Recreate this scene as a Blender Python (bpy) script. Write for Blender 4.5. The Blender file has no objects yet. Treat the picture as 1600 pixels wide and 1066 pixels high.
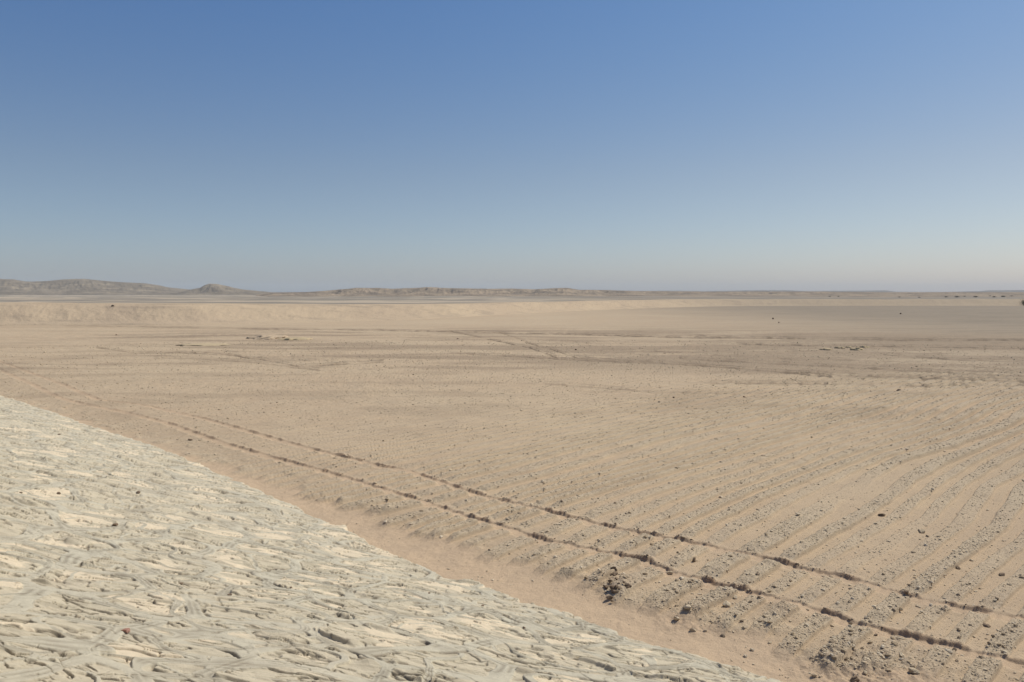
import bpy, math, random
import numpy as np
rad = math.radians
S = bpy.context.scene
COL = S.collection

# ------------------------------------------------------------------ camera, sky, sun, exposure
H, F, HZ = 5.5, 1244.0, 458.0            # eye height (m), focal length in photo pixels, horizon row
PITCH = math.atan((533 - HZ) / F)
cd = bpy.data.cameras.new('camera'); cam = bpy.data.objects.new('camera', cd); COL.objects.link(cam)
cd.sensor_width = 36; cd.lens = 28 * (F / 1244.0); cd.clip_start = 0.1; cd.clip_end = 40000
cam.location = (0, 0, H); cam.rotation_euler = (rad(90) - PITCH, 0, 0)
S.camera = cam
SUN_AZ, SUN_EL = rad(62), rad(51)         # azimuth from +Y towards +X
sd = (math.sin(SUN_AZ) * math.cos(SUN_EL), math.cos(SUN_AZ) * math.cos(SUN_EL), math.sin(SUN_EL))
w = bpy.data.worlds.new('World'); S.world = w; w.use_nodes = True
nt = w.node_tree; nt.nodes.clear()
sky = nt.nodes.new('ShaderNodeTexSky'); sky.sky_type = 'NISHITA'; sky.sun_disc = False
sky.sun_elevation = SUN_EL; sky.sun_rotation = SUN_AZ
sky.altitude = 0; sky.air_density = 1.0; sky.dust_density = 0.7; sky.ozone_density = 4.0
bg = nt.nodes.new('ShaderNodeBackground'); bg.inputs['Strength'].default_value = 0.1
out = nt.nodes.new('ShaderNodeOutputWorld')
sep = nt.nodes.new('ShaderNodeSeparateColor'); com = nt.nodes.new('ShaderNodeCombineColor'); nt.links.new(sky.outputs[0], sep.inputs[0])
for i, (pw, gn) in enumerate(((1.25, 1.84), (1.10, 1.54), (0.85, 1.26))):      # response of the photo's colours to the sky
    a_ = nt.nodes.new('ShaderNodeMath'); a_.operation = 'MULTIPLY'; a_.inputs[1].default_value = .06; nt.links.new(sep.outputs[i], a_.inputs[0])
    b_ = nt.nodes.new('ShaderNodeMath'); b_.operation = 'POWER'; b_.inputs[1].default_value = pw; nt.links.new(a_.outputs[0], b_.inputs[0])
    c_ = nt.nodes.new('ShaderNodeMath'); c_.operation = 'MULTIPLY'; c_.inputs[1].default_value = gn * 10; nt.links.new(b_.outputs[0], c_.inputs[0])
    nt.links.new(c_.outputs[0], com.inputs[i])
tcw = nt.nodes.new('ShaderNodeTexCoord'); sxw = nt.nodes.new('ShaderNodeSeparateXYZ'); nt.links.new(tcw.outputs['Generated'], sxw.inputs[0])
mrw = nt.nodes.new('ShaderNodeMapRange'); mrw.interpolation_type = 'SMOOTHSTEP'; mrw.inputs['From Min'].default_value = .16; mrw.inputs['From Max'].default_value = .0; nt.links.new(sxw.outputs[2], mrw.inputs['Value'])
mxw = nt.nodes.new('ShaderNodeMix'); mxw.data_type = 'RGBA'; mxw.blend_type = 'MULTIPLY'; mxw.inputs[7].default_value = (.865, 1.05, 1.20, 1)
nt.links.new(mrw.outputs[0], mxw.inputs[0]); nt.links.new(com.outputs[0], mxw.inputs[6])
mr2 = nt.nodes.new('ShaderNodeMapRange'); mr2.interpolation_type = 'SMOOTHSTEP'; mr2.inputs['From Min'].default_value = .38; mr2.inputs['From Max'].default_value = .12; nt.links.new(sxw.outputs[2], mr2.inputs['Value'])
mx2 = nt.nodes.new('ShaderNodeMix'); mx2.data_type = 'RGBA'; mx2.blend_type = 'MULTIPLY'; mx2.inputs[7].default_value = (1.17, .965, .90, 1)
nt.links.new(mr2.outputs[0], mx2.inputs[0]); nt.links.new(mxw.outputs[2], mx2.inputs[6])
nt.links.new(mx2.outputs[2], bg.inputs['Color']); nt.links.new(bg.outputs[0], out.inputs['Surface'])
ld = bpy.data.lights.new('sun', 'SUN'); ld.energy = 4.4; ld.angle = rad(0.55); ld.color = (1.0, 0.94, 0.83)
sun = bpy.data.objects.new('sun', ld); COL.objects.link(sun)
from mathutils import Vector
sun.rotation_euler = Vector(sd).to_track_quat('Z', 'Y').to_euler()
S.view_settings.view_transform = 'Standard'; S.view_settings.look = 'None'
S.view_settings.exposure = 0.0; S.view_settings.gamma = 1.0; S.view_settings.use_curve_mapping = False
S.cycles.volume_bounces = 1; S.cycles.max_bounces = 6

# ------------------------------------------------------------------ projection helpers
cp, sp = math.cos(PITCH), math.sin(PITCH)
def ray(px, py):
    r, u = px - 800.0, 533.0 - py
    return np.array([r, F * cp + u * sp, -F * sp + u * cp])
def G(px, py, z=0.0):
    d = ray(px, py); s = (z - H) / d[2]
    return d[0] * s, d[1] * s
def Zat(px, py, dist):
    d = ray(px, py); return H + d[2] / math.hypot(d[0], d[1]) * dist
def AZ(px):                                # azimuth of a column near the horizon
    return math.atan2(px - 800.0, F * cp + 75 * sp)
CT, ST = 0.722, 0.692                      # toe direction (CT,-ST), downslope direction (ST,CT)
def TN(x, y): return CT * x - ST * y, ST * x + CT * y

# ------------------------------------------------------------------ numpy noise
rng = np.random.RandomState(7)
_a = rng.rand(256) * 2 * np.pi
GX, GY = np.cos(_a).astype(np.float32), np.sin(_a).astype(np.float32)
RV = rng.rand(4, 1024).astype(np.float32)
def hsh(xi, yi, seed):
    h = xi * np.uint32(374761393) + yi * np.uint32(668265263) + np.uint32(seed * 974634777 & 0xffffffff)
    h = (h ^ (h >> np.uint32(13))) * np.uint32(1274126177)
    return h ^ (h >> np.uint32(16))
def perlin(x, y, seed=0):
    xf, yf = np.floor(x), np.floor(y)
    xi, yi = xf.astype(np.int32).astype(np.uint32), yf.astype(np.int32).astype(np.uint32)
    fx, fy = (x - xf).astype(np.float32), (y - yf).astype(np.float32)
    u = fx * fx * fx * (fx * (fx * 6 - 15) + 10); v = fy * fy * fy * (fy * (fy * 6 - 15) + 10)
    def g(dx, dy):
        k = hsh(xi + np.uint32(dx), yi + np.uint32(dy), seed) & np.uint32(255)
        return GX[k] * (fx - np.float32(dx)) + GY[k] * (fy - np.float32(dy))
    a = g(0, 0); b = g(1, 0); c = g(0, 1); d = g(1, 1)
    return ((a + (b - a) * u) * (1 - v) + (c + (d - c) * u) * v) * 1.5
def fbm(x, y, o=4, seed=0, gain=0.5):
    s = 0; a = 1.0; n = 0
    for i in range(o):
        s = s + a * perlin(x * 2.03 ** i + 17.3 * i, y * 2.03 ** i - 9.1 * i, seed + i); n += a; a *= gain
    return s / n * 1.3
def ss(a, b, x):
    q = np.clip((x - a) / (b - a), 0, 1); return q * q * (3 - 2 * q)
def voro(x, y, seed):
    """returns F1, F2 and a random value of the nearest cell"""
    xf, yf = np.floor(x), np.floor(y); xi, yi = xf.astype(np.int32).astype(np.uint32), yf.astype(np.int32).astype(np.uint32)
    f1 = np.full(x.shape, 9.0); f2 = np.full(x.shape, 9.0); idv = np.zeros(x.shape); ly = np.zeros(x.shape)
    for dx in (-1, 0, 1):
        for dy in (-1, 0, 1):
            k = hsh(xi + np.uint32(dx & 0xffffffff), yi + np.uint32(dy & 0xffffffff), seed) & np.uint32(1023)
            oy = yf + dy + .1 + .8 * RV[1][k] - y
            d = np.hypot(xf + dx + .1 + .8 * RV[0][k] - x, oy)
            nb = d < f1; ly = np.where(nb, oy, ly)
            f2 = np.where(nb, f1, np.minimum(f2, d)); idv = np.where(nb, RV[2][k], idv); f1 = np.where(nb, d, f1)
    return f2 - f1, idv, ly

# ------------------------------------------------------------------ terrain functions
def curve_tn(pts):
    a = np.array([TN(*G(*p)) for p in pts]); a = a[np.argsort(a[:, 0])]
    return a[:, 0], a[:, 1]
RUT1 = curve_tn([(-300, 522), (0, 564), (101, 600), (157, 624), (225, 632), (311, 651), (428, 684), (503, 705), (600, 728), (639, 734), (755, 774),
                 (894, 808), (950, 823), (1044, 841), (1100, 851), (1188, 870), (1263, 890), (1338, 905), (1424, 931), (1480, 943), (1563, 958), (1700, 990)])
RUT2 = curve_tn([(-300, 530), (0, 576), (56, 601), (98, 621), (139, 632), (203, 645), (263, 660), (353, 692), (424, 713), (544, 746), (600, 763), (658, 781),
                 (725, 804), (811, 830), (838, 840), (913, 856), (1014, 877), (1045, 892), (1124, 913), (1188, 928), (1270, 950), (1349, 977), (1431, 996),
                 (1499, 1013), (1600, 1037), (1750, 1075)])
TOE_T = np.array([-120, -49, -28, -20.5, -12.4, -9.9, -7.9, -5.7, 10]); TOE_N = np.array([12.5, 11.8, 11.6, 11.1, 10.05, 10.3, 10.35, 10.6, 10.8])
def toe(t): return np.interp(t, TOE_T, TOE_N)
# (points, radial half width in metres, strength) of vehicle tracks far out on the plain
TRACKS = [([(-300, 508), (0, 509), (190, 510), (400, 514), (560, 517), (700, 519), (860, 522), (1066, 527), (1300, 531), (1600, 534), (1900, 537)], 1.6, 1.0),
          ([(150, 545), (210, 553), (290, 552), (360, 556), (430, 566), (470, 575), (520, 571), (600, 566)], .8, .9),
          ([(240, 560), (330, 562), (420, 570), (500, 580)], .7, .6),
          ([(700, 518), (760, 530), (830, 545), (870, 560)], 1.0, .9), ([(780, 520), (830, 538), (900, 560), (960, 565), (1040, 568)], .9, .8),
          ([(700, 552), (780, 556), (860, 561), (960, 566), (1100, 572), (1300, 590)], .7, .9),
          ([(1070, 524), (1200, 529), (1300, 532), (1450, 533), (1600, 533), (1900, 533)], 1.4, .9),
          ([(1150, 538), (1260, 541), (1400, 543), (1600, 547), (1800, 550)], 1.3, .8),
          ([(1060, 560), (1200, 569), (1330, 575), (1500, 585), (1700, 592)], .9, .8),
          ([(1250, 583), (1350, 590), (1460, 594), (1600, 597), (1800, 603)], .7, 1.0),
          ([(1100, 600), (1300, 603), (1450, 606), (1600, 604), (1800, 604)], .6, .7),
          ([(1380, 555), (1500, 563), (1600, 567), (1800, 575)], .8, .8), ([(1000, 548), (1200, 560), (1400, 565), (1600, 580)], .7, .5),
          ([(850, 600), (1000, 612), (1150, 618)], .5, .4), ([(-100, 512), (300, 513), (560, 523), (700, 526)], 1.0, .5)]
def polar_curve(pts):
    a = np.array([G(*p) for p in pts]); return np.arctan2(a[:, 0], a[:, 1]), np.hypot(a[:, 0], a[:, 1])
TRK = [(polar_curve(p), wd, st) for p, wd, st in TRACKS]
BT = polar_curve([(-1500, 500), (-400, 506), (0, 508), (300, 508), (600, 501), (700, 497), (800, 491), (900, 486), (1000, 482), (1100, 479), (1300, 478), (1600, 478), (2000, 477), (3000, 476)])

def ground_fields(x, y):
    """height and material masks of the plain"""
    t, n = TN(x, y); r = np.hypot(x, y); az = np.arctan2(x, y)
    near = 1 - ss(60, 120, r)
    h = 0.05 * fbm(x / 7, y / 7, 3, 1) * ss(11, 16, n) * near + 0.28 * fbm(x / 55, y / 55, 3, 5) * ss(50, 140, r)
    # furrows
    warp = 0.55 * fbm(t / 9, n / 16, 2, 11) + .07 * fbm(t / 1.5, n / 2.2, 2, 15)
    ph = t + warp + 0.45 * perlin(t / 2.3, np.zeros_like(t) + n / 60, 21)
    f = ph / 0.62
    tri = 0.5 + 0.5 * np.cos(2 * np.pi * f)
    k = np.floor(f + 0.5).astype(np.int64)
    amp = 0.62 + 0.5 * RV[3][(k * 7 + 511) & 1023]
    tri = np.clip(tri + .09 * fbm(t / .4, n / .9, 3, 31), 0, 1.2)
    ridge = ss(0.38, 0.58, tri) * amp
    patch = ss(-.45, .05, fbm(t / 4, n / 9, 3, 41) + .25)
    gap = 1 - 0.95 * np.exp(-(((t + 8.2) / .9) ** 2 + ((n - 22.5) / 3) ** 2)) - .7 * np.exp(-(((t + 5.8) / .6) ** 2 + ((n - 18.5) / 3.5) ** 2))
    edge = 11.75 + 0.55 * fbm(t / 1.3, n / 3 + 3, 3, 51) + 0.5 * ss(-6, -2, t) - .3 * ss(-30, -12, t)
    inn = ss(edge - .12, edge + .35, n)
    fade = inn * (1 - ss(40, 78, n)) * (0.22 + 0.78 * ss(-30, -13, t))
    fur = np.clip(ridge * (.55 + .45 * patch) * np.clip(gap, 0, 1), 0, 1.3)
    nr = np.minimum(np.abs(n - .12 - np.interp(t, *RUT1)), np.abs(n - .12 - np.interp(t, *RUT2)))
    h = h + (0.100 + .05 * ss(22, 40, n)) * fur * fade * (1 - .75 * np.exp(-(nr / .28) ** 2))
    grav = np.clip(fur * fade + inn * (0.36 + .35 * fbm(x / 1.7, y / 1.7, 3, 61)) * (1 - .85 * fade), 0, 1)
    # heaped clods along the gravel edge
    lump = inn * (1 - ss(edge + .3, edge + 1.4, n)) * ss(-.1, .5, fbm(t / 1.1, n / .9, 3, 71))
    h = h + .05 * lump; grav = np.clip(grav + .6 * lump, 0, 1)
    # sandy gutter at the foot of the slope
    T0 = toe(t)
    sand = (1 - inn) * ss(-1, 0, n - T0 + .6)
    h = h - .07 * (1 - ss(0, 1.6, np.abs(n - T0 - .7))) + .016 * fbm(x / .30, y / .30, 4, 77, .6) * sand
    # fine lumps
    fm = 1 - ss(20, 45, r)
    fine = fbm(x / .16, y / .16, 4, 81, .6)
    h = h + (.004 + .020 * grav) * fine * fm + (.02 * np.maximum(fbm(x / .09, y / .09, 2, 91) - .25, 0) * grav) * fm
    # wheel ruts: sunk, with a crumbling bank on the far side
    damp = np.zeros_like(h)
    for i, (ct, cn) in enumerate((RUT1, RUT2)):
        d = n - np.interp(t, ct, cn) + .06 * fbm(t / .45, n * 0 + i * 9, 2, 101 + i) + .035 * fbm(t / .11, n / .3, 2, 103 + i)
        st = .24 + .80 * ss(-.22, .3, fbm(t / 1.1, n * 0 + 3 + i, 3, 111 + i))
        st = st * (.62 + .38 * ss(-48, -18, t)) * np.where(t < -30, .6 + .4 * ss(-.1, .2, perlin(t / 6, t * 0, 3)), 1)
        wv = 0.5 + 0.5 * np.cos(2 * np.pi * t / .17)
        st = np.clip(st * (.78 + .22 * np.clip(fur, 0, 1)) * (1 + .35 * fbm(t / .18, n / .3, 2, 115)), 0, .95)
        bank = np.exp(-((d - .09) / .075) ** 2) * ss(-.02, .03, d)
        trough = (1 - ss(.10, .02 + .0 * d, -d * 0 + 0)) if False else ss(-.36, -.22, d) * (1 - ss(-.02, .035, d))
        w_ = (1 - ss(.0, .05, np.maximum(d, 0)))
        h = h * (1 - .55 * trough) - .042 * st * trough + .036 * st * bank * (1 + .5 * fbm(x / .12, y / .12, 2, 121)) \
            + .018 * st * np.exp(-((d + .42) / .09) ** 2) - .012 * trough * wv
        grav = grav * (1 - .85 * trough) * (1 - .3 * bank)
        sand = np.maximum(sand, trough * .9)
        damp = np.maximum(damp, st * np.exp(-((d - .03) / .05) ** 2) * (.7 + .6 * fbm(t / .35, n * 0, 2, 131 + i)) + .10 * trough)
    # heap of dark clods where the second rut turns
    for (px, py, s_, hh, dm) in ((962, 912, .5, .09, .55), (1080, 962, .55, .07, .3), (1390, 1052, .9, .08, .25), (1310, 1045, .6, .06, .3), (1225, 955, .35, .06, .6), (1420, 770, .0, 0, 0)):
        if s_ == 0: continue
        gx, gy = G(px, py); q = np.exp(-((x - gx) ** 2 + (y - gy) ** 2) / s_ ** 2)
        q = q * (1 + .6 * fbm(x / .2, y / .2, 3, 141)); h = h + hh * q; damp = np.maximum(damp, .5 * dm * q); grav = np.maximum(grav, q)
    # churned, lumpy ground out on the plain
    px_ = np.clip(az / rad(33), -1.2, 1.2)
    ch = ss(55, 72, r) * (1 - ss(105, 150, r)) * ss(-.25, .2, fbm(x / 17, y / 9, 3, 181) + .35 * px_)
    lum = fbm(x / 1.1, y / .9, 3, 183, .6)
    h = h + ch * .07 * lum + .02 * fbm(x / .7, y / .7, 3, 185, .6) * ss(25, 45, r) * (1 - ss(110, 160, r))
    # far vehicle tracks
    track = .30 * ch * ss(.0, .5, fbm(x / 5, y / 2.2, 4, 187, .65))
    for (ca, cr), wd, st in TRK:
        r0 = np.interp(az, ca, cr, left=1e6, right=1e6)
        wd = wd * .75; lat = (r - r0) + wd * 1.2 * fbm(az * 45, r * 0 + cr[0], 4, 151, .6)
        br = ss(-.5, .35, fbm(az * 28, r / 30, 4, 161, .7))
        q = (np.exp(-(lat / wd) ** 2) + .8 * np.exp(-((lat - 3.6 * wd) / wd) ** 2)) * st * (.35 + .8 * br) * np.clip(.8 + .9 * fbm(x / 1.6, y / 1.2, 3, 163, .6), 0, 1.2)
        track = np.maximum(track, q)
        h = h - .10 * np.exp(-(lat / (.5 * wd)) ** 2) * st * br + .09 * np.exp(-((lat - wd) / (.5 * wd)) ** 2) * st * br
    rb = np.interp(az, BT[0], BT[1])
    reg = ss(5, 40, r - rb)
    flat = 1 - ss(0, 20, r - rb + 25)
    h = h * (flat + (1 - flat) * .3)
    # relief of the reg plain beyond the bank
    h = h + reg * (.8 * fbm(x / 160, y / 160, 4, 171) + .5 * fbm(x / 40, y / 40, 2, 175))
    h = np.where(np.abs(az) > 1.2, h * .3, h)
    # under the embankment the sheet drops away from its surface
    h = h - .25 * ss(.15, .8, T0 - n)
    churn = np.clip(ss(50, 66, r) * (1 - reg) * ss(-.2, .25, fbm(x / 30, y / 7, 4, 191, .6) + .25 * px_) * (1 - ss(105, 150, r)) + .5 * ss(.0, .35, fbm(x / 14, y / 5, 4, 193, .6)) * ss(20, 45, r) * (1 - reg) * (1 - ss(90, 130, r)), 0, 1)
    return h, dict(churn=churn, sand=sand, grav=grav, damp=np.clip(damp, 0, 1), track=np.clip(track, 0, 1), reg=reg)

def mud_fields(x, y):
    """height and masks of the crusted slope"""
    t, n = TN(x, y); T0 = toe(t) + .30 * fbm(t / 1.6, n / 3, 4, 201, .6) + .16 * fbm(t / .35, n / .5, 3, 205, .6)
    b = 0.24 * (toe(t) - n)
    z0 = 0.24 * (toe(t) - 1.75)
    b = np.where(n < 1.75, z0 + (3.9 - z0) * ss(0, 1, (1.75 - n) / 1.55) , b)
    b = b + .10 * fbm(t / 3.5, n / 3, 3, 211)
    # stretched, meandering network of mud ribbons
    a = .14; ca, sa = math.cos(a), math.sin(a)
    u = (ca * x - sa * y) / 1.3; v = (sa * x + ca * y) / 1.3
    wu = u + .22 * fbm(u / 1.8, v / 1.3, 2, 221) + .03 * fbm(u / .4, v / .3, 2, 223); wv = v + .13 * fbm(u / 1.5, v / 1.3, 2, 231) + .022 * fbm(u / .35, v / .25, 3, 233)
    e1, c1, l1 = voro(wu / 1.05, wv / .78, 241)
    wid = 0.12 + .10 * fbm(u / 1.3, v / .9, 2, 271)
    rb1 = 1 - ss(wid, wid + .03, e1)
    q3 = np.abs(fbm(wu / 1.6, wv / 1.05, 2, 261, .35)); w3 = .035 + .02 * fbm(u / 2, v / 2, 1, 263)
    rb3 = 1 - ss(w3, w3 + .012, q3)
    q4 = np.abs(fbm(wu / 1.0 + 9, wv / .60, 2, 265, .35)); m4 = ss(-.15, .1, fbm(u / 2.2, v / 1.4, 2, 267))
    rb4 = (1 - ss(.035, .055, q4)) * m4
    ribbon = np.maximum(np.maximum(rb1, rb3), rb4)
    # thin shingled plates, tilted so that their broken edges face the viewer
    e2, c2, l2 = voro(wu / .50 + .4 * fbm(u / .3, v / .2, 2, 251), wv / .26 + .5 * fbm(u / .35, v / .2, 2, 252), 251)
    e5, c5, l5 = voro(wu / .24 + .3 * fbm(u / .2, v / .1, 2, 253), wv / .13 + .4 * fbm(u / .2, v / .1, 2, 254), 255)
    mk = ss(-.25, .25, fbm(u / .9, v / .5, 3, 281))
    crust = (.015 * l2 * ss(0, .2, e2) + .020 * (c2 - .5) * ss(0, .22, e2)) * (.25 + .75 * mk)
    crust = crust + (.005 * l5 * ss(0, .2, e5) + .007 * (c5 - .5) * ss(0, .3, e5)) * ss(-.1, .3, fbm(u / .8, v / .5, 2, 285))
    crust = crust - .016 * ss(.1, .6, e1) + .013 * fbm(u / .4, v / .17, 4, 291, .6)
    # long torn scarps
    ph = v / .8 + .55 * fbm(u / 1.7, v / 1.1, 3, 301); s_ = ph - np.floor(ph)
    tear = ss(.08, .4, fbm(u / 1.1, v / .6, 3, 305))
    crust = crust + .07 * (1 - s_) ** 2 * ss(0, .06, s_) * tear
    lvl = -.0195 + .030 * (c1 - .42) + .016 * fbm(u / .9, v / .5, 3, 331)
    pool = ss(-.002, .003, lvl - crust) * (1 - ribbon)
    hh = np.maximum(crust, lvl + .002 * fbm(u / .3, v / .3, 2, 335))
    cut = np.zeros_like(hh)
    for i, (lu, lv, th, pr) in enumerate(((1.0, .42, .020, .14), (.60, .24, .024, .12), (.34, .15, .034, .14))):
        q5 = fbm(wu / lu + 31 * i, wv / lv + 7 * i, 3, 371 + 10 * i, .4)
        on = ss(.04, pr, fbm(u / (lu * 1.1) + 5, v / (lv * 1.6), 3, 375 + 10 * i))
        cut = np.maximum(cut, np.exp(-(q5 / th) ** 2) * on)
        hh = hh + (.020, .014, .008)[i] * ss(-.03, .03, q5) * on
    pool = pool * (1 - cut)
    lift = .003 + .010 * ss(-.3, .4, fbm(u / 1.1, v / .7, 2, 341))
    rt = lift + .006 * (1 - (np.clip(e1 / np.maximum(wid, .02), 0, 1)) ** 2) * rb1 + .008 * rb3 + .006 * rb4 + .002 * fbm(u / .3, v / .1, 2, 345)
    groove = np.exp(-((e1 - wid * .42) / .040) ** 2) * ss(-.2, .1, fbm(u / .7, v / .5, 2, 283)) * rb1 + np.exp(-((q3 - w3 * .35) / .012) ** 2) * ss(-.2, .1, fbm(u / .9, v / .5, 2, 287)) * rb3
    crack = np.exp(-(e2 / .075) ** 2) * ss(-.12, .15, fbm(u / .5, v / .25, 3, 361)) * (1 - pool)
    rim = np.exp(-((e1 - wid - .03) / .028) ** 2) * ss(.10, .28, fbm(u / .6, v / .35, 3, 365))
    hh = np.maximum(hh, 0) * ribbon * 0 + hh * (1 - ribbon) + np.maximum(hh * .4, rt) * ribbon - .006 * groove - .030 * crack * (1 - ribbon) - .028 * rim * (1 - .8 * pool) - .034 * cut * (1 - .55 * ribbon)
    z = b + hh
    edge = ss(-.02, .16, T0 - n)
    z = z * edge + (b - .16) * (1 - edge)
    low = 1 - ss(.1, 1.1, T0 - n)
    return z, dict(pool=np.clip(pool, 0, 1), ribbon=ribbon, crack_shade_mottle=np.clip(groove * .6 + .9 * crack * (1 - ribbon) + 1.0 * rim + .95 * cut * (1 - .4 * ribbon) + .35 * ss(0.0, .4, fbm(u / .5, v / .2, 4, 351)) * (1 - pool) * (1 - ribbon), 0, 1), low=low)  # dark mask: shade of cracks, grooves and rims, plus random mottling

# ------------------------------------------------------------------ mesh helpers
def grid_mesh(name, X, Y, Z, attrs, mat, wrap=False, keep=None):
    R, C = X.shape
    co = np.stack([X, Y, Z], -1).reshape(-1, 3).astype(np.float32)
    i = np.arange(R - 1)[:, None] * C; j = np.arange(C - 1)[None, :]
    a = (i + j).ravel(); q = np.stack([a, a + 1, a + C + 1, a + C], 1)
    if wrap:
        a = (np.arange(R - 1) * C + C - 1); b = (np.arange(R - 1) * C)
        q = np.vstack([q, np.stack([a, b, b + C, a + C], 1)])
    if keep is not None:
        kf = keep.ravel(); q = q[kf[q].any(1)]
        used = np.zeros(len(co), bool); used[q.ravel()] = True
        mp = np.cumsum(used) - 1; q = mp[q]; co = co[used]
        attrs = {k_: v_.ravel()[used] for k_, v_ in attrs.items()}
    me = bpy.data.meshes.new(name)
    me.vertices.add(len(co)); me.vertices.foreach_set('co', co.ravel())
    me.loops.add(q.size); me.loops.foreach_set('vertex_index', q.astype(np.int32).ravel())
    me.polygons.add(len(q)); me.polygons.foreach_set('loop_start', np.arange(0, q.size, 4, dtype=np.int32))
    for k_, v_ in attrs.items():
        at = me.attributes.new(k_, 'FLOAT', 'POINT'); at.data.foreach_set('value', np.ascontiguousarray(v_.ravel(), dtype=np.float32))
    me.polygons.foreach_set('use_smooth', np.ones(len(q), bool))
    me.update(calc_edges=True); me.materials.append(mat)
    o = bpy.data.objects.new(name, me); COL.objects.link(o); return o
def tri_mesh(name, co, tri, mat, attrs=None, smooth=False):
    me = bpy.data.meshes.new(name)
    me.vertices.add(len(co)); me.vertices.foreach_set('co', np.ascontiguousarray(co, dtype=np.float32).ravel())
    me.loops.add(tri.size); me.loops.foreach_set('vertex_index', np.ascontiguousarray(tri, dtype=np.int32).ravel())
    me.polygons.add(len(tri)); me.polygons.foreach_set('loop_start', np.arange(0, tri.size, 3, dtype=np.int32))
    if attrs:
        for k_, v_ in attrs.items():
            at = me.attributes.new(k_, 'FLOAT', 'POINT'); at.data.foreach_set('value', np.ascontiguousarray(v_, dtype=np.float32))
    me.polygons.foreach_set('use_smooth', np.full(len(tri), smooth, bool))
    me.update(calc_edges=True); me.materials.append(mat); return me
def tag(o, label=None, cat=None, group=None, kind=None):
    if label: o['label'] = label
    if cat: o['category'] = cat
    if group: o['group'] = group
    if kind: o['kind'] = kind
    return o

# ------------------------------------------------------------------ materials
class NB:
    def __init__(s, name):
        s.m = bpy.data.materials.new(name); s.m.use_nodes = True; s.t = s.m.node_tree
        s.b = s.t.nodes['Principled BSDF']; s.b.inputs['Roughness'].default_value = .95
        s.b.inputs['Specular IOR Level'].default_value = .15
        s.geo = s.t.nodes.new('ShaderNodeNewGeometry'); s.tc = s.t.nodes.new('ShaderNodeTexCoord')
        s.pos = s.geo.outputs['Position']
    def link(s, a, b): s.t.links.new(a, b)
    def at(s, n): k = s.t.nodes.new('ShaderNodeAttribute'); k.attribute_name = n; return k.outputs['Fac']
    def noise(s, scale, detail=4, rough=.6, vec=None, stretch=None):
        k = s.t.nodes.new('ShaderNodeTexNoise'); k.inputs['Scale'].default_value = scale; k.inputs['Detail'].default_value = detail; k.inputs['Roughness'].default_value = rough
        v = vec or s.pos
        if stretch:
            m = s.t.nodes.new('ShaderNodeMapping'); m.inputs['Scale'].default_value = stretch; s.link(v, m.inputs[0]); v = m.outputs[0]
        s.link(v, k.inputs['Vector']); return k.outputs['Fac']
    def ramp(s, x, lo, hi, a=0., b=1.):
        k = s.t.nodes.new('ShaderNodeMapRange'); k.interpolation_type = 'SMOOTHSTEP'
        for n_, v_ in (('From Min', lo), ('From Max', hi), ('To Min', a), ('To Max', b)): k.inputs[n_].default_value = v_
        s.link(x, k.inputs['Value']); return k.outputs[0]
    def mul(s, a, b, op='MULTIPLY'):
        k = s.t.nodes.new('ShaderNodeMath'); k.operation = op
        for i, v in enumerate((a, b)):
            if isinstance(v, (int, float)): k.inputs[i].default_value = v
            else: s.link(v, k.inputs[i])
        return k.outputs[0]
    def mix(s, f, a, b, bt='MIX'):
        k = s.t.nodes.new('ShaderNodeMix'); k.data_type = 'RGBA'; k.blend_type = bt
        for i, v in ((0, f), (6, a), (7, b)):
            if isinstance(v, tuple): k.inputs[i].default_value = (*v, 1)
            elif isinstance(v, (int, float)): k.inputs[i].default_value = v
            else: s.link(v, k.inputs[i])
        return k.outputs[2]
    def bump(s, hgt, dist, strength=1.0, prev=None):
        k = s.t.nodes.new('ShaderNodeBump'); k.inputs['Distance'].default_value = dist; k.inputs['Strength'].default_value = strength
        s.link(hgt, k.inputs['Height'])
        if prev is not None: s.link(prev, k.inputs['Normal'])
        return k.outputs[0]
    def done(s, col, nrm=None):
        s.link(col, s.b.inputs['Base Color'])
        if nrm is not None: s.link(nrm, s.b.inputs['Normal'])
        return s.m

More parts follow.
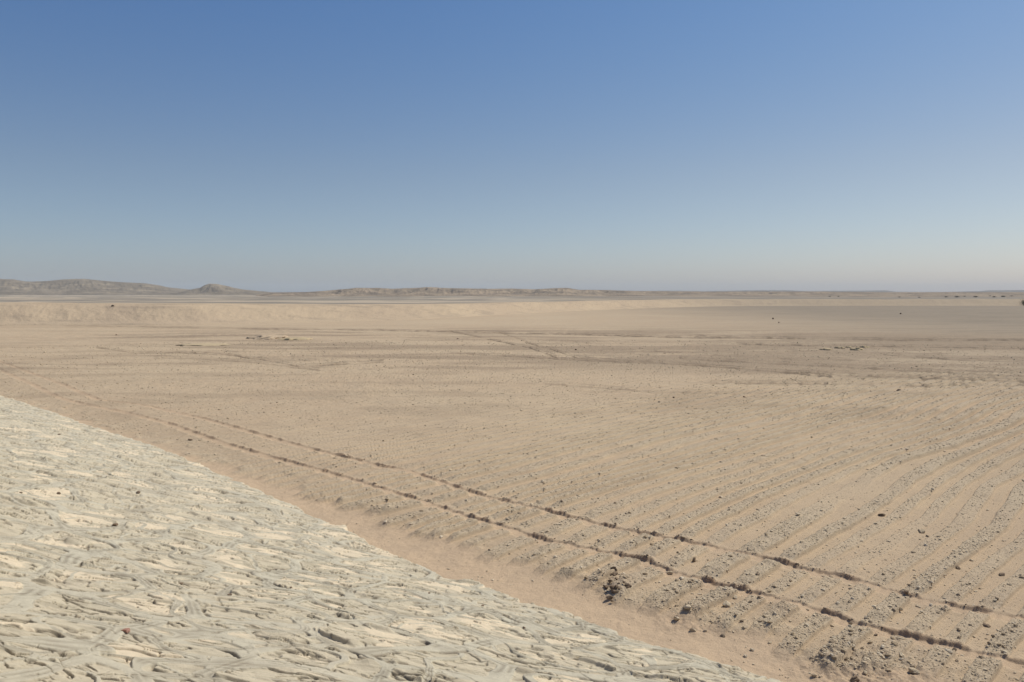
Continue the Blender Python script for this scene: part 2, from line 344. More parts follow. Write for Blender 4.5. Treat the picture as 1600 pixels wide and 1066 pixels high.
def mat_ground():
    m = NB('sandy_soil')
    tan, grey, orange = (.45, .333, .214), (.448, .366, .25), (.50, .37, .24)
    big = m.noise(.045, 3); c = m.mix(m.ramp(big, .35, .7), tan, (.48, .37, .24))
    c = m.mix(m.mul(m.at('grav'), .75), c, grey)
    c = m.mix(m.at('sand'), c, orange)
    # east of the plain the soil is greyer
    sx = m.t.nodes.new('ShaderNodeSeparateXYZ'); m.link(m.pos, sx.inputs[0])
    east = m.ramp(m.mul(m.mul(sx.outputs[0], m.mul(m.noise(.02, 3), 30, 'MULTIPLY'), 'ADD'), 0, 'ADD'), 14, 120)
    c = m.mix(m.mul(east, .92), c, (.21, .178, .132))
    mott = m.noise(.9, 5, .65); c = m.mix(m.ramp(mott, .3, .7, 0, .35), c, (.33, .255, .18))
    sp1 = m.noise(38, 2, .5); c = m.mix(m.mul(m.ramp(sp1, .60, .72), m.mul(m.at('grav'), .8)), c, (.56, .48, .37))
    sp2 = m.noise(26, 2, .5); c = m.mix(m.mul(m.ramp(sp2, .64, .74), m.mul(m.at('grav'), .8)), c, (.17, .125, .085))
    # sparse stones too small to model, far out
    sp3 = m.noise(5.0, 3, .7); c = m.mix(m.ramp(sp3, .62, .74, 0, .55), c, (.24, .18, .125))
    c = m.mix(m.mul(m.at('churn'), .75), c, (.27, .205, .138))
    c = m.mix(m.mul(m.at('track'), .85), c, (.16, .12, .08))
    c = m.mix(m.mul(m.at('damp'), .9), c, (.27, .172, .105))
    fs = m.noise(1.0, 6, .7, stretch=(.05, .22, .1)); c = m.mix(m.mul(m.ramp(fs, .45, .68), m.mul(east, .55)), c, (.155, .128, .092))
    # grey gravel plain beyond the bank, with pale sand sheets
    st = m.noise(1.0, 5, .6, stretch=(.0022, .013, .01)); st2 = m.noise(1.0, 4, .6, stretch=(.008, .05, .02))
    rg = m.mix(m.ramp(st, .47, .58), (.23, .20, .155), (.44, .36, .26))
    rg = m.mix(m.mul(east, .6), rg, (.19, .16, .12))
    rg = m.mix(m.ramp(st2, .50, .7, 0, .6), rg, (.20, .17, .138))
    c = m.mix(m.at('reg'), c, rg)
    b = m.bump(m.noise(45, 5, .75), .016, .9); b = m.bump(m.noise(14, 4, .65), .02, .5, b)
    return m.done(c, b)
def mat_mud():
    m = NB('dried_mud')
    base = m.mix(m.ramp(m.noise(3.0, 5, .7, stretch=(.6, 1.6, 1)), .3, .7), (.455, .40, .285), (.55, .475, .34))
    base = m.mix(m.ramp(m.noise(12, 4, .7, stretch=(.5, 1.5, 1)), .5, .75, 0, .5), base, (.56, .495, .365))
    rib = m.mix(m.ramp(m.noise(6, 3), .3, .7), (.43, .39, .295), (.51, .465, .35))
    c = m.mix(m.at('ribbon'), base, rib)
    c = m.mix(m.mul(m.at('crack_shade_mottle'), .8), c, (.15, .122, .085))  # crack and groove shadow painted into the mud colour, with some mottling
    sandc = m.mix(m.ramp(m.noise(9, 4), .35, .75), (.67, .56, .395), (.60, .50, .345))
    c = m.mix(m.at('pool'), c, sandc)
    c = m.mix(m.ramp(m.noise(.35, 2), .4, .65, 0, .25), c, (.52, .45, .33))
    sp = m.noise(45, 2, .5); c = m.mix(m.ramp(sp, .66, .76, 0, .7), c, (.20, .165, .12))
    b = m.bump(m.noise(55, 5, .75), .012, .9); b = m.bump(m.noise(18, 4, .6, stretch=(.6, 1.6, 1)), .012, .6, b)
    return m.done(c, b)
def mat_bank():
    m = NB('bank_sand')
    c = m.mix(m.ramp(m.noise(.03, 4), .35, .65), (.465, .362, .242), (.42, .325, .222))
    c = m.mix(m.ramp(m.noise(1.0, 5, .65, stretch=(.05, .16, .5)), .5, .68, 0, .6), c, (.31, .245, .175))
    c = m.mix(m.ramp(m.noise(1.2, 3, .7), .66, .75, 0, .8), c, (.19, .14, .10))
    sx = m.t.nodes.new('ShaderNodeSeparateXYZ'); m.link(m.pos, sx.inputs[0]); c = m.mix(m.ramp(sx.outputs[0], 20, 140, 0, .6), c, (.29, .238, .17))
    return m.done(c, m.bump(m.noise(1.5, 4, .7), .25, .6))
def mat_hill(name, a, b_, d, sc=.01):
    m = NB(name)
    c = m.mix(m.ramp(m.noise(sc, 5, .65), .38, .62), a, b_)
    c = m.mix(m.ramp(m.noise(1.0, 5, .7, stretch=(sc * 1.2, sc * 1.2, sc * 14)), .50, .66, 0, .8), c, d)
    return m.done(c, m.bump(m.noise(sc * 6, 5, .75), 3, .8))
def mat_stone(name, a, b_, c_):
    m = NB(name); oi = m.t.nodes.new('ShaderNodeObjectInfo'); tone = m.at('tone')
    k = m.mul(oi.outputs['Random'], tone, 'ADD')
    fr = m.t.nodes.new('ShaderNodeMath'); fr.operation = 'FRACT'; m.link(k, fr.inputs[0])
    c = m.mix(m.ramp(fr.outputs[0], 0, .6), a, b_); c = m.mix(m.ramp(fr.outputs[0], .8, .95), c, c_)
    c = m.mix(m.ramp(m.noise(30, 4, .7, vec=m.tc.outputs['Object']), .4, .7, 0, .5), c, tuple(v * .6 for v in a))
    return m.done(c, m.bump(m.noise(40, 3, .7, vec=m.tc.outputs['Object']), .01, .7))
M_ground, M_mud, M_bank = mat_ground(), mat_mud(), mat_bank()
M_hill = mat_hill('dark_hill_rock', (.165, .135, .098), (.21, .172, .125), (.31, .25, .175))
M_scarp = mat_hill('escarpment_rock', (.31, .24, .165), (.20, .16, .115), (.13, .105, .08), .012)
M_far = mat_hill('far_mesa_rock', (.14, .115, .095), (.17, .14, .11), (.11, .09, .075), .004)
M_stone = mat_stone('tan_stone', (.49, .395, .265), (.60, .495, .345), (.38, .30, .20))
M_pale = mat_stone('pale_stone', (.55, .46, .33), (.66, .56, .41), (.50, .42, .30))
M_tan = mat_stone('brownish_tan_stone', (.40, .31, .20), (.46, .36, .24), (.36, .28, .185))
M_brown = mat_stone('dark_brown_stone', (.29, .225, .155), (.34, .265, .18), (.25, .19, .13))
M_clod = mat_stone('damp_soil_clod', (.19, .135, .09), (.25, .185, .125), (.14, .10, .066))
M_heap = mat_stone('heaped_soil', (.44, .35, .21), (.48, .38, .24), (.38, .30, .20))

# ------------------------------------------------------------------ ground sheet, mud slope
def angles(fine, half, total):
    a = np.linspace(-half, half, fine)
    side = half + (total - half) * (np.linspace(0, 1, 60)[1:]) ** 1.6
    return np.concatenate([-side[::-1], a, side])
def rows(r0, r1, k):                        # rows evenly spread in 1/r, i.e. closer together near the viewer
    return 1 / np.linspace(1 / r0, 1 / r1, k)
az = angles(1500, rad(38), rad(180)); az = az[:-1]
rr = np.concatenate([[.05, 2.5, 5, 7], rows(8.6, 75, 1050), rows(75.4, 420, 230), np.geomspace(430, 9000, 130)])
A, R_ = np.meshgrid(az, rr)
X, Y = R_ * np.sin(A), R_ * np.cos(A)
Z, at = ground_fields(X, Y)
g = grid_mesh('ground', X, Y, Z, at, M_ground, wrap=True)
tag(g, 'flat stony desert floor crossed by furrows and wheel ruts', 'ground', kind='structure')
az = angles(1500, rad(38), rad(100))
rr = np.concatenate([[.05, .8, 1.6, 2.4, 3.2, 4.0, 4.8], rows(5.3, 60, 1500), rows(61, 140, 50)])
A, R_ = np.meshgrid(az, rr); X, Y = R_ * np.sin(A), R_ * np.cos(A)
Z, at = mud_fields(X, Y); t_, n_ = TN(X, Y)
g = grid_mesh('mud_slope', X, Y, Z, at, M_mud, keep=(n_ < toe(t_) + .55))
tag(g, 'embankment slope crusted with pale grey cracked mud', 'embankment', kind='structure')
del A, R_, X, Y, Z, at

# ------------------------------------------------------------------ sand bank across the plain
def sand_bank():
    top = [(-1500, 468), (-400, 472), (0, 474), (240, 475), (500, 476), (640, 476), (760, 474), (850, 472), (950, 470), (1100, 468), (1300, 468), (1600, 468), (2000, 468), (3000, 467)]
    a = np.linspace(AZ(-1500), AZ(3000), 2200)
    sm = np.hanning(161); sm /= sm.sum()
    rt = np.convolve(np.pad(np.interp(a, BT[0], BT[1]), 80, mode='edge'), sm, 'valid'); wd = np.interp(a, [AZ(0), AZ(700), AZ(1100)], [15, 18, 16])
    zt = np.array([Zat(px, py, np.interp(AZ(px), BT[0], BT[1]) + np.interp(AZ(px), [AZ(0), AZ(700), AZ(1100)], [15, 18, 16])) for px, py in top])
    zt = np.interp(a, [AZ(p[0]) for p in top], zt)
    s = np.concatenate([np.linspace(-.1, 1.1, 60), np.linspace(1.15, 5, 24)])
    Sg, Ag = np.meshgrid(s, a, indexing='ij'); RT = rt[None, :]; ZT = zt[None, :]
    arc = Ag * RT
    off = 1.5 * fbm(arc / 22, Sg * .4, 4, 401)
    R2 = RT + off * (1 - ss(.6, 1.4, Sg)) + Sg * wd[None, :]
    prof = np.where(Sg < 1, ss(-.05, 1.05, Sg) * .92 + .05, 1.0)
    gul = fbm(arc / 5, Sg * 1.5, 4, 411, .6)
    z = ZT * prof + .24 * gul * ss(0, .3, Sg) * (1 - ss(.8, 1.1, Sg)) + .22 * fbm(arc / 20, Sg, 3, 421) * ss(.6, 1, Sg)
    z = z * (1 - ss(1.6, 5, Sg)) - .4 * (1 - ss(-.1, .04, Sg)) - .6 * ss(4.2, 5, Sg)
    g = grid_mesh('sand_bank', R2 * np.sin(Ag), R2 * np.cos(Ag), z, {}, M_bank)
    tag(g, 'long low bank of pale sand across the plain', 'sand bank', kind='structure')
sand_bank()

# ------------------------------------------------------------------ hills on the skyline
def hill_range(name, label, sky_pts, dist, front, back, mat, rough, seed, flat=0.0, cols=900, base_lo=-3):
    a = np.linspace(AZ(sky_pts[0][0]), AZ(sky_pts[-1][0]), cols)
    xs = [AZ(p[0]) for p in sky_pts]; zs = [max(Zat(p[0], p[1], dist), 0) for p in sky_pts]
    zc = np.interp(a, xs, zs)
    s = np.linspace(-1, 1, 110); Sg, Ag = np.meshgrid(s, a, indexing='ij')
    r = dist + np.where(Sg < 0, Sg * front, Sg * back)
    arc = Ag * dist; d = np.abs(Sg)
    d = np.clip(d + .22 * fbm(arc / (front * .35), Sg * 2, 4, seed) * ss(0, .3, d) * (1 - ss(.8, 1, d)), 0, 1)
    p = 1 - ss(flat, 1, d)
    p = p ** 1.3
    gul = np.abs(fbm(arc / (front * .13), Sg * 1.4, 4, seed + 9, .6))
    z = zc[None] * p * (1 - rough * gul * ss(0.05, .35, d)) + base_lo * ss(.85, 1, np.abs(Sg))
    z = z + zc[None] * .035 * fbm(arc / (front * .09), Sg * 6, 3, seed + 19)
    z = z - (1 - ss(0, .02, (Ag - a[0]))) * 3 - (1 - ss(0, .02, (a[-1] - Ag))) * 3
    g = grid_mesh(name, r * np.sin(Ag), r * np.cos(Ag), z, {}, mat)
    tag(g, label, 'hill', kind='structure')
hill_range('hills', 'long low dark hills on the horizon at the left', [(-500, 450), (-300, 446), (-120, 442), (-30, 437), (0, 436), (22, 437), (40, 440), (65, 440), (85, 438.5), (105, 437), (130, 436), (150, 437.5), (182, 440.5),
           (230, 443), (248, 446), (262, 449), (290, 452), (330, 455), (400, 457.5)], 2900, 620, 500, M_hill, .34, 501)
hill_range('hills', 'small flat topped dark butte right of the long hills', [(270, 456.5), (295, 453), (313, 450), (321, 445.5), (328, 443.5), (338, 444), (352, 446.5), (366, 450), (380, 452.5), (405, 455), (440, 457.5)], 2500, 260, 300, M_hill, .2, 521, .08, 300)
hill_range('hills', 'pale and brown broken escarpment at the middle of the horizon', [(400, 458), (480, 456.5), (505, 455), (525, 453), (545, 451.5), (556, 450), (590, 450.3), (612, 451.5), (640, 450.5), (672, 449.2), (700, 450.5), (760, 451.5), (800, 451.2), (835, 452.3),
           (870, 450.3), (885, 450), (905, 453), (930, 453.2), (962, 454), (1000, 455), (1060, 455.5), (1110, 456), (1180, 455.5), (1290, 456), (1400, 457), (1500, 456.6), (1700, 457)], 1650, 420, 300, M_scarp, .85, 541, .10, 1300)
hill_range('hills', 'faint blue far mesas along the right horizon', [(-400, 457), (300, 457), (480, 456.5), (900, 455.5), (1000, 454.8), (1060, 454.5), (1100, 455.3), (1180, 453.8), (1230, 454), (1260, 455), (1330, 454.6), (1385, 454), (1400, 456),
           (1470, 456.5), (1530, 455.2), (1545, 454), (1600, 453.6), (1800, 452.5), (2000, 454)], 6200, 900, 900, M_far, .3, 561, .3, 1300)

# ------------------------------------------------------------------ stones
def ico(sub=0):
    p = (1 + 5 ** .5) / 2
    v = [(-1, p, 0), (1, p, 0), (-1, -p, 0), (1, -p, 0), (0, -1, p), (0, 1, p), (0, -1, -p), (0, 1, -p), (p, 0, -1), (p, 0, 1), (-p, 0, -1), (-p, 0, 1)]
    f = [(0, 11, 5), (0, 5, 1), (0, 1, 7), (0, 7, 10), (0, 10, 11), (1, 5, 9), (5, 11, 4), (11, 10, 2), (10, 7, 6), (7, 1, 8), (3, 9, 4), (3, 4, 2), (3, 2, 6), (3, 6, 8), (3, 8, 9), (4, 9, 5), (2, 4, 11), (6, 2, 10), (8, 6, 7), (9, 8, 1)]
    for _ in range(sub):
        cache = {}; nf = []
        def mid(a, b):
            k = (min(a, b), max(a, b))
            if k not in cache: cache[k] = len(v); v.append(tuple((v[a][i] + v[b][i]) / 2 for i in range(3)))
            return cache[k]
        for a, b, c in f:
            x_, y_, z_ = mid(a, b), mid(b, c), mid(c, a); nf += [(a, x_, z_), (b, y_, x_), (c, z_, y_), (x_, y_, z_)]
        f = nf
        v = [tuple(np.array(q) / np.linalg.norm(q) * 1.902) for q in v]
    v = np.array(v); v /= np.linalg.norm(v, axis=1)[:, None]
    return v, np.array(f)
def hz(fn, x, y): return fn(np.array([x], float), np.array([y], float))[0][0]
def surf(x, y):
    zg = ground_fields(np.asarray(x, float), np.asarray(y, float))[0]; zm = mud_fields(np.asarray(x, float), np.asarray(y, float))[0]
    t, n = TN(np.asarray(x), np.asarray(y))
    return np.where(n < toe(t) + .5, np.maximum(zg, zm), zg)

# candidate scatter: dense where the soil is gravelly, sparse elsewhere
R = np.random.RandomState(3)
N = 620000
ca = (R.rand(N) * 2 - 1) * rad(37); u = R.rand(N)
cr = 1 / (1 / 9.5 + (1 / 95 - 1 / 9.5) * u ** .92)
cx, cy = cr * np.sin(ca), cr * np.cos(ca); ct_, cn_ = TN(cx, cy)
zz, fl = ground_fields(cx, cy)
dens = .15 + .85 * fl['grav'] ** 1.5
dens = np.where(fl['sand'] > .5, .04, dens) * (.45 + .9 * np.clip(.5 + fbm(cx / 3, cy / 3, 3, 601), 0, 1))
keep = (cn_ > toe(ct_) + .15) & (R.rand(N) < dens * .62)
cx, cy, cr, zz = cx[keep], cy[keep], cr[keep], zz[keep]; grv = fl['grav'][keep]
n = len(cx)
size = .0050 + .0050 * (R.pareto(2.4, n)).clip(0, 7) ** .9
size = np.maximum(size, cr * .00042 * (.7 + .6 * R.rand(n))) * np.where(grv > .3, 1, .85) * np.where(R.rand(n) < .07 + .13 * ss(22, 40, cr), 1.75, 1)
size = np.minimum(size, .034 + .0005 * cr)
seen = size / cr
order = np.argsort(-seen); big = order[:215]; small = order[215:]
V0, F0 = ico(0)
def scatter(name, ids, mat, label, cat, group=None):
    k = len(ids); V = np.repeat(V0[None], k, 0) * (1 + .45 * (R.rand(k, 12, 1) - .5))
    sc = size[ids][:, None, None] * np.stack([.8 + .7 * R.rand(k), .7 + .4 * R.rand(k), .42 + .25 * R.rand(k)], 1)[:, None, :]
    V = V * sc; a = R.rand(k) * 6.283; c_, s_ = np.cos(a)[:, None], np.sin(a)[:, None]
    x_ = V[..., 0] * c_ - V[..., 1] * s_ + cx[ids][:, None]; y_ = V[..., 0] * s_ + V[..., 1] * c_ + cy[ids][:, None]
    z_ = V[..., 2] + (zz[ids] + size[ids] * .3)[:, None]
    co = np.stack([x_, y_, z_], -1).reshape(-1, 3)
    tri = (F0[None] + 12 * np.arange(k)[:, None, None]).reshape(-1, 3)
    me = tri_mesh(name, co, tri, mat, {'tone': np.repeat(R.rand(k), 12)})
    o = bpy.data.objects.new(name, me); COL.objects.link(o); tag(o, label, cat, group, 'stuff'); return o
scatter('gravel', small, M_stone, 'countless small tan pebbles strewn over the furrowed plain', 'gravel')
print('pebbles', len(small))

protos = []
V1, F1 = ico(2)
for i in range(8):
    rr_ = np.random.RandomState(40 + i)
    v = V1 * (1 + .55 * fbm(V1[:, 0] * .8 + i * 3, V1[:, 1] * .8 + V1[:, 2] * .9, 3, 700 + i))[:, None]
    for _ in range(9):                      # chip flat facets off
        d = rr_.randn(3); d /= np.linalg.norm(d); lim = .55 + .35 * rr_.rand()
        q = v @ d; v = v - np.outer(np.maximum(q - lim, 0), d) * .92
    v = v * np.array([1.15, .85, .68]); v[:, 2] -= v[:, 2].min() * .72
    protos.append(v)
def stone(name, x, y, s, label, cat, group=None, mat=None, z=None, rot=None, k=None, tone=None, flat=1.0):
    mat = mat or M_stone; k = R.randint(8) if k is None else k
    key = 'stone_%d_%s' % (k, mat.name)
    me = bpy.data.meshes.get(key)
    if me is None:
        me = tri_mesh(key, protos[k], F1, mat, {'tone': np.zeros(len(V1))}); me.name = key
    o = bpy.data.objects.new(name, me); COL.objects.link(o)
    z = float(surf([x], [y])[0]) if z is None else z
    o.location = (x, y, z - .18 * s * flat); o.rotation_euler = ((R.rand() - .5) * .3, (R.rand() - .5) * .3, R.rand() * 6.28 if rot is None else rot)
    o.scale = (s, s, s * flat); return tag(o, label, cat, group)
# stones that single themselves out (photo position, half width in photo pixels)
def P(px, py):
    x, y = G(px, py)
    for _ in range(6):
        z = float(surf([x], [y])[0]); x, y = G(px, py, z)
    return x, y, z
NAMED = [(1083, 986, 7, 'rounded brown stone alone in the sand at the gravel edge'), (1057, 968, 7, 'pale stone half under dark clods at the gravel edge'),
         (952, 934, 6, 'pinkish tan stone below the cluster of dark clods'), (1148, 934, 6, 'pale round stone inside the furrow between rut and sand gutter'),
         (1084, 878, 5, 'dark upright oval stone just above the nearer wheel rut'), (1063, 883, 6, 'pale brown stone at the bend of the nearer wheel rut'),
         (1046, 896, 7, 'long slab of soil stone lying aslant under the nearer rut'), (1136, 947, 9, 'wide pale cracked stone on a furrow end near the gutter'),
         (1075, 950, 7, 'yellowish tan stone in the furrow beside the rubble ridge'), (880, 890, 5, 'lone pale tan stone left of the dark clod cluster'),
         (1495, 888, 5, 'dark brown stone alone on a furrow far beyond the ruts at right'), (1565, 899, 6, 'flat dark brown stone on the broad ridge near the right edge'),
         (1416, 925, 5, 'dark stone lying just beyond the farther rut'), (1330, 921, 5, 'brown stone between the two ruts near the middle of the right half'),
         (1540, 979, 6, 'dark grey stone between the two ruts near the right edge'), (1570, 1020, 5, 'small brown stone on the strip nearest the right edge'),
         (1377, 806, 6, 'dark brown clod stone standing on the end of a furrow ridge'), (1440, 832, 7, 'long flat pale stone in a smooth patch of the furrows'),
         (1368, 819, 4, 'flat pale stone by the dark clod stone on the ridge end'), (1427, 1050, 10, 'large pale chunk with a dark hollow side at the lower right'),
         (1407, 1025, 7, 'pale oval stone leaning above the large hollow chunk'), (1352, 1052, 5, 'brown stone in the rubble at the bottom edge'),
         (1203, 1005, 5, 'dark stone perched on the low pale rim of the sand gutter'), (1335, 1063, 9, 'dark rounded stone at the very bottom of the picture'),
         (671, 783, 4, 'whitish stone beside the start of the nearer rut'), (690, 741, 3, 'small pale stone between the ruts near their middle'),
         (1104, 761, 4, 'bright cream stone among the faint furrows'), (1247, 805, 5, 'flat cream stone on the furrow ridge in the middle distance'),
         (1162, 621, 3, 'dark brown stone far out on the smooth plain'), (1404, 611, 4, 'dark stone with a long shadow on the far plain at right'),
         (1052, 622, 2.5, 'tiny dark stone left of the far dark brown one'), (739, 718, 3.5, 'upright dark stone on the plain above the farther rut'),
         (297, 688, 4, 'brown clod stone lying by the gutter at left'), (182, 524, 2.5, 'tiny black stone on the far plain at left'),
         (1407, 491, 3, 'dark stone on the far plain before the right bank'), (1208, 499, 2.5, 'thin upright dark stone far out on the plain'),
         (1217, 505, 2, 'tiny dark stone right of the thin upright one'), (900, 547, 3, 'dark lump by the crossing of far tracks'), (715, 530, 3, 'black and white lump under the far track'),
         (176, 478, 4, 'dark clod on the crest of the sand bank')]
HALF = {}
for px, py, hw, lb in NAMED:
    if lb.startswith('dark clod on the crest'): x, y = G(px, 478, 3.1); z = 2.95; 
    else: x, y, z = P(px, py)
    s = hw / F * math.hypot(x, y) * (.8 if math.hypot(x, y) < 60 else .6)
    o = stone('stone', x, y, s, lb, 'stone', mat=M_clod if ('dark' in lb or 'black' in lb or 'brown clod' in lb) and 'pale' not in lb else M_stone, z=z)
    if 'upright' in lb: o.scale = (s * .7, s * .7, s * 1.9)
# stones on the mud slope
for px, py, hw, lb in [(217, 770, 4, 'small dark stone upright on the middle of the mud slope'), (92, 772, 4, 'dark wedge of stone left of the upright one on the mud'),
                       (180, 821, 5, 'dark flat stone beside a pale sand pool on the mud'), (455, 919, 3.5, 'dark pebble below the middle of the mud slope'), (462, 922, 3, 'dark pebble touching another on the mud'),
                       (670, 928, 4, 'pair forming dark pebble on the lower mud slope'), (754, 947, 4, 'dark pebble on the mud near its lower rim'), (856, 1025, 3.5, 'small dark pebble on the mud near the bottom edge'),
                       (819, 981, 4, 'brown pebble on the rim of the mud toward the gutter'), (359, 930, 6, 'dark stone at the end of a long mud ribbon'), (283, 913, 5, 'flat dark stone just above the wide sand pool'),
                       (33, 770, 3, 'tiny dark stone near the left edge of the mud'), (92, 680, 3, 'tiny dark stone high on the mud slope')]:
    x, y, z = P(px, py); s = .75 * hw / F * math.hypot(x, y)
    stone('stone', x, y, s, lb, 'stone', mat=M_clod, z=z, flat=.8)
# brick fragment
x, y, z = P(197, 987)
bm_v = np.array([(-1, -.6, 0), (1, -.55, 0), (.95, .6, 0), (-.9, .62, 0), (-.98, -.55, .8), (.9, -.6, .9), (1, .5, .95), (-.7, .6, .72), (1.12, 0, .5), (-.2, -.68, .45), (0, .1, 1.0)])
bf = np.array([(0, 1, 9), (1, 5, 9), (5, 4, 9), (4, 0, 9), (1, 2, 8), (2, 6, 8), (6, 5, 8), (5, 1, 8), (2, 3, 7), (2, 7, 6), (3, 0, 4), (3, 4, 7), (4, 5, 10), (5, 6, 10), (6, 7, 10), (7, 4, 10), (0, 3, 2), (0, 2, 1)])
mb = NB('red_brick'); cbr = mb.mix(mb.ramp(mb.noise(45, 4, .7), .35, .7), (.33, .165, .12), (.46, .27, .20))
me = tri_mesh('brick_fragment', bm_v * .042, bf, mb.done(cbr, mb.bump(mb.noise(90, 3), .004)))
o = bpy.data.objects.new('brick_fragment', me); COL.objects.link(o); o.location = (x, y, z - .004); o.rotation_euler = (.12, -.1, -.35)
tag(o, 'small reddish brown brick fragment lying on the mud slope', 'brick')

# the largest of the unnamed stones, each its own object
ZL = [('on the furrow ends below the nearer rut', 'stones below the nearer rut'), ('between the two wheel ruts', 'stones between the ruts'),
      ('on the furrows beyond the farther rut', 'stones on the furrow ridges'), ('on the gravel above the gutter', 'stones at the left above the gutter')]
KINDS = [(M_pale, 'pale cream'), (M_tan, 'brownish tan'), (M_brown, 'dark brown')]
for q, i in enumerate(big):
    x, y = cx[i], cy[i]; t, nn = TN(x, y)
    r1 = np.interp(t, *RUT1); r2 = np.interp(t, *RUT2)
    k = 3 if t < -20 else (0 if nn < r2 else (1 if nn < r1 else 2))
    mt_, tone_ = KINDS[(q * 7 + int(x * 10)) % 5 % 3]
    ppx = 800 + F * x / y; where = 'at far left' if ppx < 500 else ('left of centre' if ppx < 800 else ('right of centre' if ppx < 1100 else ('at right' if ppx < 1350 else 'at far right')))
    bigger = 'larger' if q < 70 else 'small'
    stone('stone', x, y, size[i] * 1.1, '%s %s stone %s, %s' % (bigger, tone_, ZL[k][0], where), 'stone', ZL[k][1], mat=mt_, z=zz[i])
# crumbled clods on the shaded banks of the ruts
for j, (cv, lb, gp) in enumerate(((RUT1, 'dark moist soil clod crumbling on the bank of the farther wheel rut', 'clods along the farther rut'), (RUT2, 'dark moist soil clod crumbling on the bank of the nearer wheel rut', 'clods along the nearer rut'))):
    tt = -24 + 22.5 * R.rand(420); nn = np.interp(tt, *cv)
    st = fbm(tt / 1.1, tt * 0 + 3 + j, 3, 111 + j); ok = np.where(st > -.02)[0][:60]
    for q in ok:
        n_ = nn[q] + .02 + .12 * R.rand(); x, y = CT * tt[q] + ST * n_, -ST * tt[q] + CT * n_
        ppx = 800 + F * x / y
        stone('soil_clod', x, y, .009 + .022 * R.rand() ** 2, lb + (', left half' if ppx < 800 else (', right of centre' if ppx < 1200 else ', at right')), 'soil clod', gp, mat=M_clod)
for q in range(26):
    px, py = 962 + R.randn() * 14, 912 + R.randn() * 14; x, y, z = P(px, py)
    stone('soil_clod', x, y, .02 + .05 * R.rand() ** 1.5, 'dark clod in the cluster below the bend of the nearer rut', 'soil clod', 'clods below the rut bend', mat=M_clod, z=z)

# ------------------------------------------------------------------ spoil heaps and mounds out on the plain
def heap(name, px, py, wpx, hpx, dm, label, cat, mat, seed, asp=.7, group=None):
    x, y = G(px, py); d = math.hypot(x, y); wd = wpx / F * d; ht = hpx / F * d
    v, f = ico(3); v = v.copy(); az_ = np.arctan2(v[:, 1], v[:, 0]); 
    k = 1 + .5 * fbm(v[:, 0] * 1.6 + seed, v[:, 1] * 1.6, 4, seed, .6)
    v = v * np.array([wd, wd * asp, ht]) * k[:, None]; v[:, 2] = np.maximum(v[:, 2], -.1)
    me = tri_mesh(name, v, f, mat, {'tone': np.zeros(len(v))}, smooth=True)
    o = bpy.data.objects.new(name, me); COL.objects.link(o); o.location = (x, y, float(surf([x], [y])[0]) - .02); return tag(o, label, cat, group)
heap('sand_mound', 418, 529, 28, 5, 0, 'low pale sand mound under the far track at left', 'mound', M_bank, 11, 1.2)
heap('sand_mound', 462, 531, 24, 2.6, 0, 'flatter brown mound right of the pale sand mound', 'mound', M_heap, 23, 1.2)
heap('sand_mound', 318, 540, 38, 2, 0, 'long flat brown mound left of and below the pale mound', 'mound', M_heap, 31, .8)
for i, (px, py, w_, h_, lb) in enumerate([(1290, 547, 9, 3, 'leftmost yellowish heap of the five at the far pit'), (1312, 545, 7, 3, 'second yellowish heap from the left at the far pit'), (1326, 544, 5, 2.4, 'small middle heap of the five at the far pit'),
                                     (1338, 548, 9, 4, 'tallest yellowish heap, fourth from the left at the far pit'), (1350, 544, 7, 3, 'rightmost yellowish heap of the five at the far pit')]):
    heap('soil_heap', px, py, w_, h_, 0, lb, 'soil heap', M_heap, 41 + i, .8)

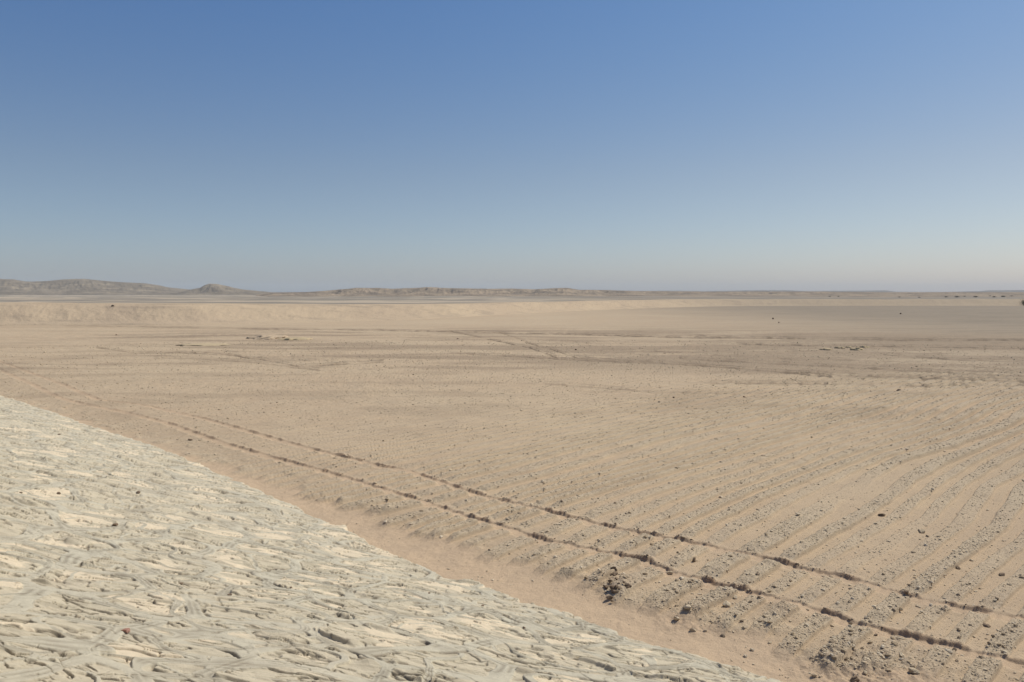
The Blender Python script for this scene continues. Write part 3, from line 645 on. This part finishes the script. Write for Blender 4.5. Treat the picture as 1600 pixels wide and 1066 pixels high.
# ------------------------------------------------------------------ desert shrubs by the far bank
mg = NB('dry_shrub_leaves'); M_leaf = mg.done(mg.mix(mg.ramp(mg.noise(3, 3), .3, .7), (.075, .070, .045), (.11, .095, .06)))
mt = NB('shrub_wood'); M_wood = mt.done(mt.mix(mt.ramp(mt.noise(9, 3), .3, .7), (.12, .09, .065), (.17, .13, .09)))
def shrub(x, y, z, wd, ht, label, seed, group=None):
    q = np.random.RandomState(seed); e = bpy.data.objects.new('desert_shrub', None); COL.objects.link(e); e.location = (x, y, z)
    tag(e, label, 'shrub', group)
    n = 1300; d = q.randn(n, 3); d /= np.linalg.norm(d, axis=1)[:, None]; rr = q.rand(n) ** .45
    lob = 1 + .35 * np.sin(3 * np.arctan2(d[:, 1], d[:, 0]) + seed) + .25 * q.randn(n)
    c = d * (rr * lob)[:, None] * np.array([wd, wd, ht * .5]); c[:, 2] = np.abs(c[:, 2] + ht * .5) + .05
    a1 = q.randn(n, 3) * wd * .06; a2 = q.randn(n, 3) * wd * .06
    co = np.stack([c, c + a1, c + a2], 1).reshape(-1, 3); tri = np.arange(3 * n).reshape(-1, 3)
    o = bpy.data.objects.new('foliage', tri_mesh('foliage', co, tri, M_leaf)); COL.objects.link(o); o.parent = e
    co, tri = [], []
    for i in range(9):
        a = q.rand() * 6.28; tip = np.array([math.cos(a) * wd * .7, math.sin(a) * wd * .7, ht * (.5 + .4 * q.rand())]); w0 = wd * .035
        b = len(co)
        for kk in range(3): co.append(np.array([math.cos(kk * 2.09), math.sin(kk * 2.09), 0]) * w0)
        m_ = tip * np.array([.4, .4, .6])
        for kk in range(3): co.append(m_ + np.array([math.cos(kk * 2.09), math.sin(kk * 2.09), 0]) * w0 * .6)
        co.append(tip)
        for kk in range(3):
            k2 = (kk + 1) % 3; tri += [(b + kk, b + k2, b + 3 + k2), (b + kk, b + 3 + k2, b + 3 + kk), (b + 3 + kk, b + 3 + k2, b + 6)]
    o = bpy.data.objects.new('stem', tri_mesh('stem', np.array(co), np.array(tri), M_wood)); COL.objects.link(o); o.parent = e
x, y = G(1599, 478); shrub(x, y, 0.0, 1.5, 2.9, 'dark rounded desert shrub at the right edge before the sand bank', 5)
for i, (px, py, wpx, lb) in enumerate([(1436, 465.5, 3, 'a'), (1478, 465, 4, 'b'), (1495, 465, 5, 'c'), (1507, 464, 3, 'd'), (1524, 465, 5, 'e'), (1547, 464, 4, 'f'), (1553, 465, 4, 'g'), (1567, 464.5, 5, 'h'), (1580, 464, 4, 'i'),
                                       (1296, 464, 3, 'j'), (1310, 464, 3, 'k'), (1405, 465, 3, 'l')]):
    x, y = G(px, py); d = math.hypot(x, y); wd = wpx / F * d * .55
    shrub(x, y, .1, wd, wd * .7, 'low dark scrub bush dotting the plain behind the right bank', 60 + i, 'scrub bushes behind the right bank')

# ------------------------------------------------------------------ air
def haze():
    L, zb, zt = 9700.0, -6.0, 105.0
    v = [(-L, -L, zb), (L, -L, zb), (L, L, zb), (-L, L, zb), (-L, -L, zt), (L, -L, zt), (L, L, zt), (-L, L, zt)]
    f = [(0, 3, 2, 1), (4, 5, 6, 7), (0, 1, 5, 4), (1, 2, 6, 5), (2, 3, 7, 6), (3, 0, 4, 7)]
    me = bpy.data.meshes.new('haze'); me.from_pydata(v, [], f); m = bpy.data.materials.new('haze_air'); m.use_nodes = True
    t = m.node_tree; t.nodes.clear(); pv = t.nodes.new('ShaderNodeVolumePrincipled'); o_ = t.nodes.new('ShaderNodeOutputMaterial')
    pv.inputs['Color'].default_value = (.70, .80, .87, 1); pv.inputs['Density'].default_value = .00008; pv.inputs['Anisotropy'].default_value = .0
    t.links.new(pv.outputs[0], o_.inputs['Volume']); me.materials.append(m)
    o = bpy.data.objects.new('haze', me); COL.objects.link(o); tag(o, 'thin dusty air over the desert plain', 'haze', kind='stuff')
haze()
